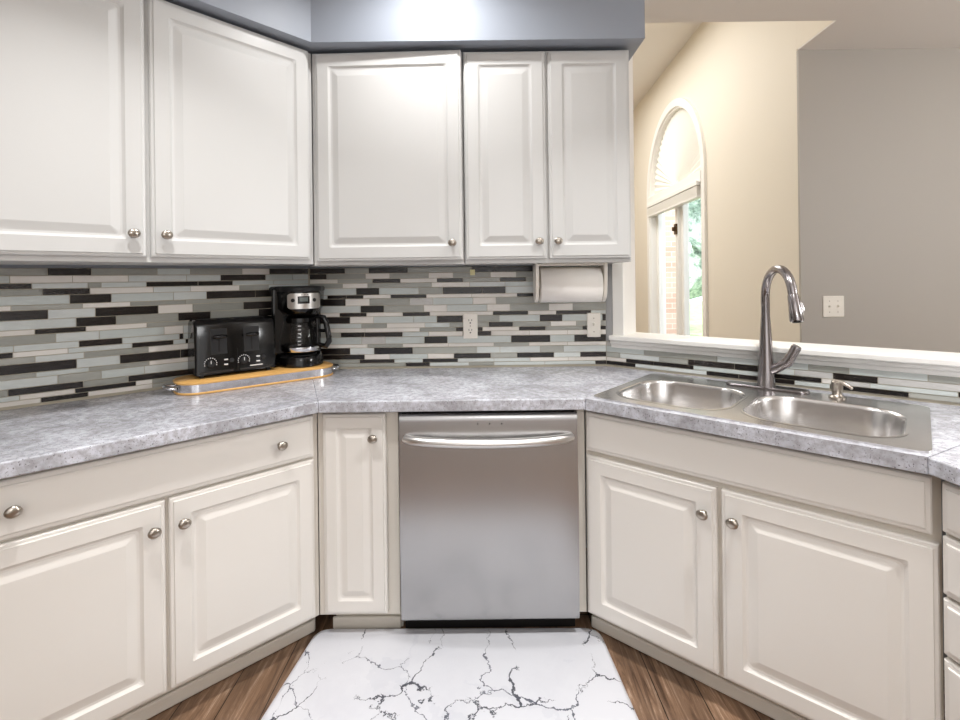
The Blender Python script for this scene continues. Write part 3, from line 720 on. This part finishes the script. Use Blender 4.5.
CBx, CBy = -.752, 2.093
co = root('coffee_maker', (CBx, CBy, TT_), 30, 'black drip coffee maker with a silver control panel on the right end of the tray', 'coffee maker')
def dshape(r, w, yb, n=22):                           # round front, square back
    pts = [(w, yb), (-w, yb)]
    return [(x, y) for x, y in pts]+[(r*math.cos(R(180+180*i/n)), r*math.sin(R(180+180*i/n))) for i in range(n+1)]
def dl(r, w, yb, z, dy=0): return [(x, y+dy, z) for x, y in dshape(r, w, yb)]
g = G().loft([dl(.085, .098, .062, 0), dl(.088, .100, .064, .004), dl(.0885, .100, .064, .030), dl(.084, .098, .062, .040), dl(.074, .09, .060, .0435)])
g.build('base', M['blackplastic'], co, smooth=35)
G().lathe([(.062, .0435), (.062, .046), (.058, .047)], 32).build('warming_plate', M['blackmatte'], co, smooth=40)
G().box(-.110, .088, .020, .064, .040, .325).build('water_tank', M['blackplastic'], co, bevel=.012, seg=3)
g = G().loft([dl(.058, .08, .05, .212), dl(.066, .088, .062, .220), dl(.078, .105, .063, .236), dl(.081, .110, .064, .300), dl(.081, .110, .064, .306)])
hd = g.build('brew_head', M['blackplastic'], co, smooth=35)
G().loft([dl(.082, .112, .065, .306), dl(.0845, .114, .066, .310), dl(.0845, .114, .066, .320), dl(.080, .108, .063, .327), dl(.06, .08, .05, .329)]).build('lid', M['blackmatte'], hd, smooth=35)
g = G()
def arcp(a0, a1, z0, z1, r, n=16, gg=None, rr=.0):
    vs = []; fs = []
    for i in range(n+1):
        a = R(a0+(a1-a0)*i/n)
        ins = rr*(1-min(1, min(i, n-i)/2.0))**2
        for q, z in ((r, z0+ins), (r, z1-ins), (r-.006, z0+ins), (r-.006, z1-ins)): vs.append((q*math.cos(a), q*math.sin(a), z))
    for i in range(n):
        b = 4*i; fs += [(b, b+4, b+5, b+1), (b+1, b+5, b+7, b+3), (b, b+2, b+6, b+4)]
    fs += [(0, 1, 3, 2), (4*n, 4*n+2, 4*n+3, 4*n+1)]
    gg.add(vs, fs)
arcp(222, 326, .237, .300, .0832, 20, g, .008)
pn = g.build('control_panel', M['satin'], hd, smooth=40)
g = G(); arcp(252, 284, .258, .288, .0845, 8, g); ds = g.build('display_frame', M['blackplastic'], pn, smooth=40)
g = G(); arcp(257, 279, .267, .284, .0856, 8, g); g.build('display', M['lcd'], ds, smooth=40)
for a, rr_ in ((239, .0078), (299, .0078)):
    q = R(a); T_ = Matrix.Translation((.083*math.cos(q), .083*math.sin(q), .272)) @ Matrix.Rotation(q, 4, 'Z') @ Matrix.Rotation(R(90), 4, 'Y')
    G().lathe([(rr_, -.001), (rr_, .002), (rr_*.8, .003)], 18, T=T_).build('button', M['blackmatte'], pn, smooth=40)
for a in (263, 271, 279):
    q = R(a); T_ = Matrix.Translation((.083*math.cos(q), .083*math.sin(q), .294)) @ Matrix.Rotation(q, 4, 'Z') @ Matrix.Rotation(R(90), 4, 'Y')
    G().lathe([(.0018, -.001), (.0018, .001)], 8, T=T_).build('indicator', M['dark'], pn)
ca_ = root('coffee_carafe', (CBx, CBy, TT_+.0472), 0, 'empty glass carafe with a black handle on the coffee maker hot plate', 'carafe')
ga = G().lathe([(.058, 0), (.069, .006), (.076, .022), (.078, .050), (.074, .085), (.066, .115), (.058, .135)], 36, cap1=False).build('glass_body', M['carafe'], ca_, smooth=60)
G().lathe([(.0755, .014), (.0775, .018), (.0795, .030), (.079, .033)], 36, cap0=False, cap1=False).build('metal_band', M['chrome'], ca_, smooth=40)
G().lathe([(.059, .130), (.063, .133), (.063, .150), (.052, .158), (.02, .160)], 36).build('collar_lid', M['blackplastic'], ca_, smooth=40)
ha = R(-22); hx, hy = math.cos(ha), math.sin(ha)
hp = [(.060, .144), (.090, .156), (.118, .152), (.130, .130), (.142, .080), (.144, .056), (.128, .036), (.104, .038), (.078, .046)]
G().tube([(q*hx, q*hy, z) for q, z in hp], [.010, .011, .0115, .0115, .0115, .0115, .011, .010, .009], 12).build('handle', M['blackplastic'], ca_, smooth=60)
G().tube([(q*hx, q*hy, z) for q, z in ((.074, .098), (.1, .098), (.136, .098))], .007, 10).tube([(q*hx, q*hy, z) for q, z in ((.086, .150), (.088, .098), (.088, .042))], .008, 10).build('handle_brace', M['blackplastic'], ca_, smooth=60)
g = G()
for i in range(6):
    z = .045+.015*i; rr_ = .0712-.0004*max(0, z-.05)*120*.45
    rr_ = .0788 if z < .06 else .0788-(z-.06)*.17
    a = R(-75); g.box(-.001, .001, -.006, .006, z-.0012, z+.0012, T=Matrix.Rotation(a, 4, 'Z') @ Matrix.Translation((rr_+.0008, 0, 0)))
g.build('level_marks', M['white_ink'], ga)

# ------------------------------------------------------------------ paper towel, plates, clip
HX, HY, HZ = .372, 2.085, 1.178
ph = root('paper_towel_holder', (HX, HY, UB), 0, 'cream paper towel holder fixed under the right upper cabinet', 'paper towel holder')
G().box(-.146, .146, -.05, .05, -.010, 0).build('mounting_plate', M['plate'], ph, bevel=.002)
for s_ in (-1, 1):
    z = HZ-UB; prf = [(-.060, 0), (.050, 0), (.050, -.06)]+[(.052*math.cos(R(-20-140*i/10)), z-.020+.052*math.sin(R(-20-140*i/10))) for i in range(11)]+[(-.060, -.06)]
    g = G(); T_ = Matrix.Translation((s_*.139, 0, 0)) @ Matrix.Rotation(R(90), 4, 'Z') @ Matrix.Rotation(R(90), 4, 'X')
    g.prism(prf, -.007, .007, T=T_); g.build('arm', M['plate'], ph, bevel=.002)
    G().lathe([(.017, -.010), (.017, .010)], 20, T=Matrix.Translation((s_*.128, 0, z)) @ Matrix.Rotation(R(90), 4, 'Y')).build('spindle_end', M['plate'], ph, smooth=40)
pt = root('paper_towel_roll', (HX, HY, HZ), 0, 'roll of cream paper towel hanging in the holder beside the window', 'paper towel')
T_ = Matrix.Rotation(R(90), 4, 'Y'); L_ = .124
g = G(); g.loft([[(x*1, y, z) for x, y, z in [(r_*math.cos(2*pi*i/40), r_*math.sin(2*pi*i/40), zz) for i in range(40)]] for r_, zz in ((.021, -L_), (.070, -L_), (.073, -L_+.002), (.073, L_-.002), (.070, L_), (.021, L_), (.021, -L_))], False, False, T=T_)
g.build('towel', M['paper'], pt, smooth=40)
g = G(); vs = []; fs = []
for i in range(17):
    a = R(95+150*i/16)
    for x in (-L_, L_): vs.append((x, .0742*math.cos(a), .0742*math.sin(a)-(.004*i/16)))
for i in range(16): fs.append((2*i, 2*i+1, 2*i+3, 2*i+2))
lo = g.add(vs, fs).build('loose_sheet', M['paper'], pt, smooth=60); lo.modifiers.new('t', 'SOLIDIFY').thickness = .001

def plate(name, loc, rz, w, h, label, cat):
    r_ = root(name, loc, rz, label, cat)
    G().loft([[(x, y, z) for x, z in rrect(-w/2+i_, w/2-i_, -h/2+i_, h/2-i_, .004)] for i_, y in ((0, 0), (0, -.0035), (.003, -.006))]).build('cover_plate', M['plate'], r_, smooth=30)
    return r_
yw = 2.233-.0082
o = plate('power_outlet', (-.0455, yw, .998), 0, .064, .112, 'ivory duplex outlet on the back tiles above the dishwasher', 'outlet')
for z in (-.0215, .0215):
    r_ = G().loft([[(x, y, zz+z) for x, zz in rrect(-.0165, .0165, -.0145, .0145, .012)] for y in (-.005, -.0075)]).build('receptacle', M['plate'], o, smooth=30)
    G().box(-.0075, -.0050, -.0079, -.0070, z, z+.009).box(.0050, .0075, -.0079, -.0070, z+.001, z+.008).box(-.003, .003, -.0079, -.0070, z-.0105, z-.005).build('slots', M['dark'], r_)
G().lathe([(.003, 0), (.002, .0015)], 10, T=Matrix.Translation((0, -.0055, 0)) @ Matrix.Rotation(R(90), 4, 'X')).build('screw', M['nickel'], o)
def toggle(o, x, up=1):
    b = G().box(x-.0055, x+.0055, -.0068, -.005, -.012, .012).build('toggle_bezel', M['plate'], o)
    G().box(x-.0035, x+.0035, -.016, -.006, -.004*1+.002*up, .005+.004*up, T=None).build('toggle', M['plate'], b, bevel=.0015)
    for z in (-.030, .030): G().lathe([(.003, 0), (.002, .0012)], 10, T=Matrix.Translation((x, -.0058, z)) @ Matrix.Rotation(R(90), 4, 'X')).build('screw', M['nickel'], o)
o = plate('light_switch', (.503, yw, .996), 0, .060, .108, 'ivory single light switch on the tiles below the paper towel', 'light switch'); toggle(o, 0)
o = plate('double_light_switch', (1.936, 2.7449, 1.030), 0, .116, .116, 'ivory double light switch on the grey wall right of the faucet', 'light switch'); toggle(o, -.023); toggle(o, .023)
o = G().box(-.011, .011, -.012, 0, -.014, .012).build('adhesive_clip', M['clip'], loc=(-.033, 2.224, 1.237), bevel=.003); tag(o, 'tiny yellowed clip stuck on the tiles just under the upper cabinets', 'clip')

# ------------------------------------------------------------------ floor mat
mp = [(-.574, 1.724), (.392, 1.712), (.466, .70), (-.700, .70)]
cx = sum(p[0] for p in mp)/4; cy = sum(p[1] for p in mp)/4
def rounded(poly, r, n=8):
    out = []
    for i, p in enumerate(poly):
        a, b = Vector(poly[i-1])-Vector(p), Vector(poly[(i+1) % len(poly)])-Vector(p); a.normalize(); b.normalize()
        for k in range(n+1):
            t_ = k/n; q = Vector(p)+a*r*(1-t_)**2+b*r*t_**2; out.append((q.x, q.y))
    return out
lp = [(x-cx, y-cy) for x, y in rounded(mp, .05)]
g = G(); rings = []
for k, z in ((1.0, 0), (1.0, .005), (.994, .010), (.982, .015), (.966, .0175)): rings.append([(x*k, y*k, z) for x, y in lp])
o = g.loft(rings).build('kitchen_mat', M['mat'], smooth=50, loc=(cx, cy, .0003)); tag(o, 'white mat with black marble veins on the floor before the dishwasher', 'mat')
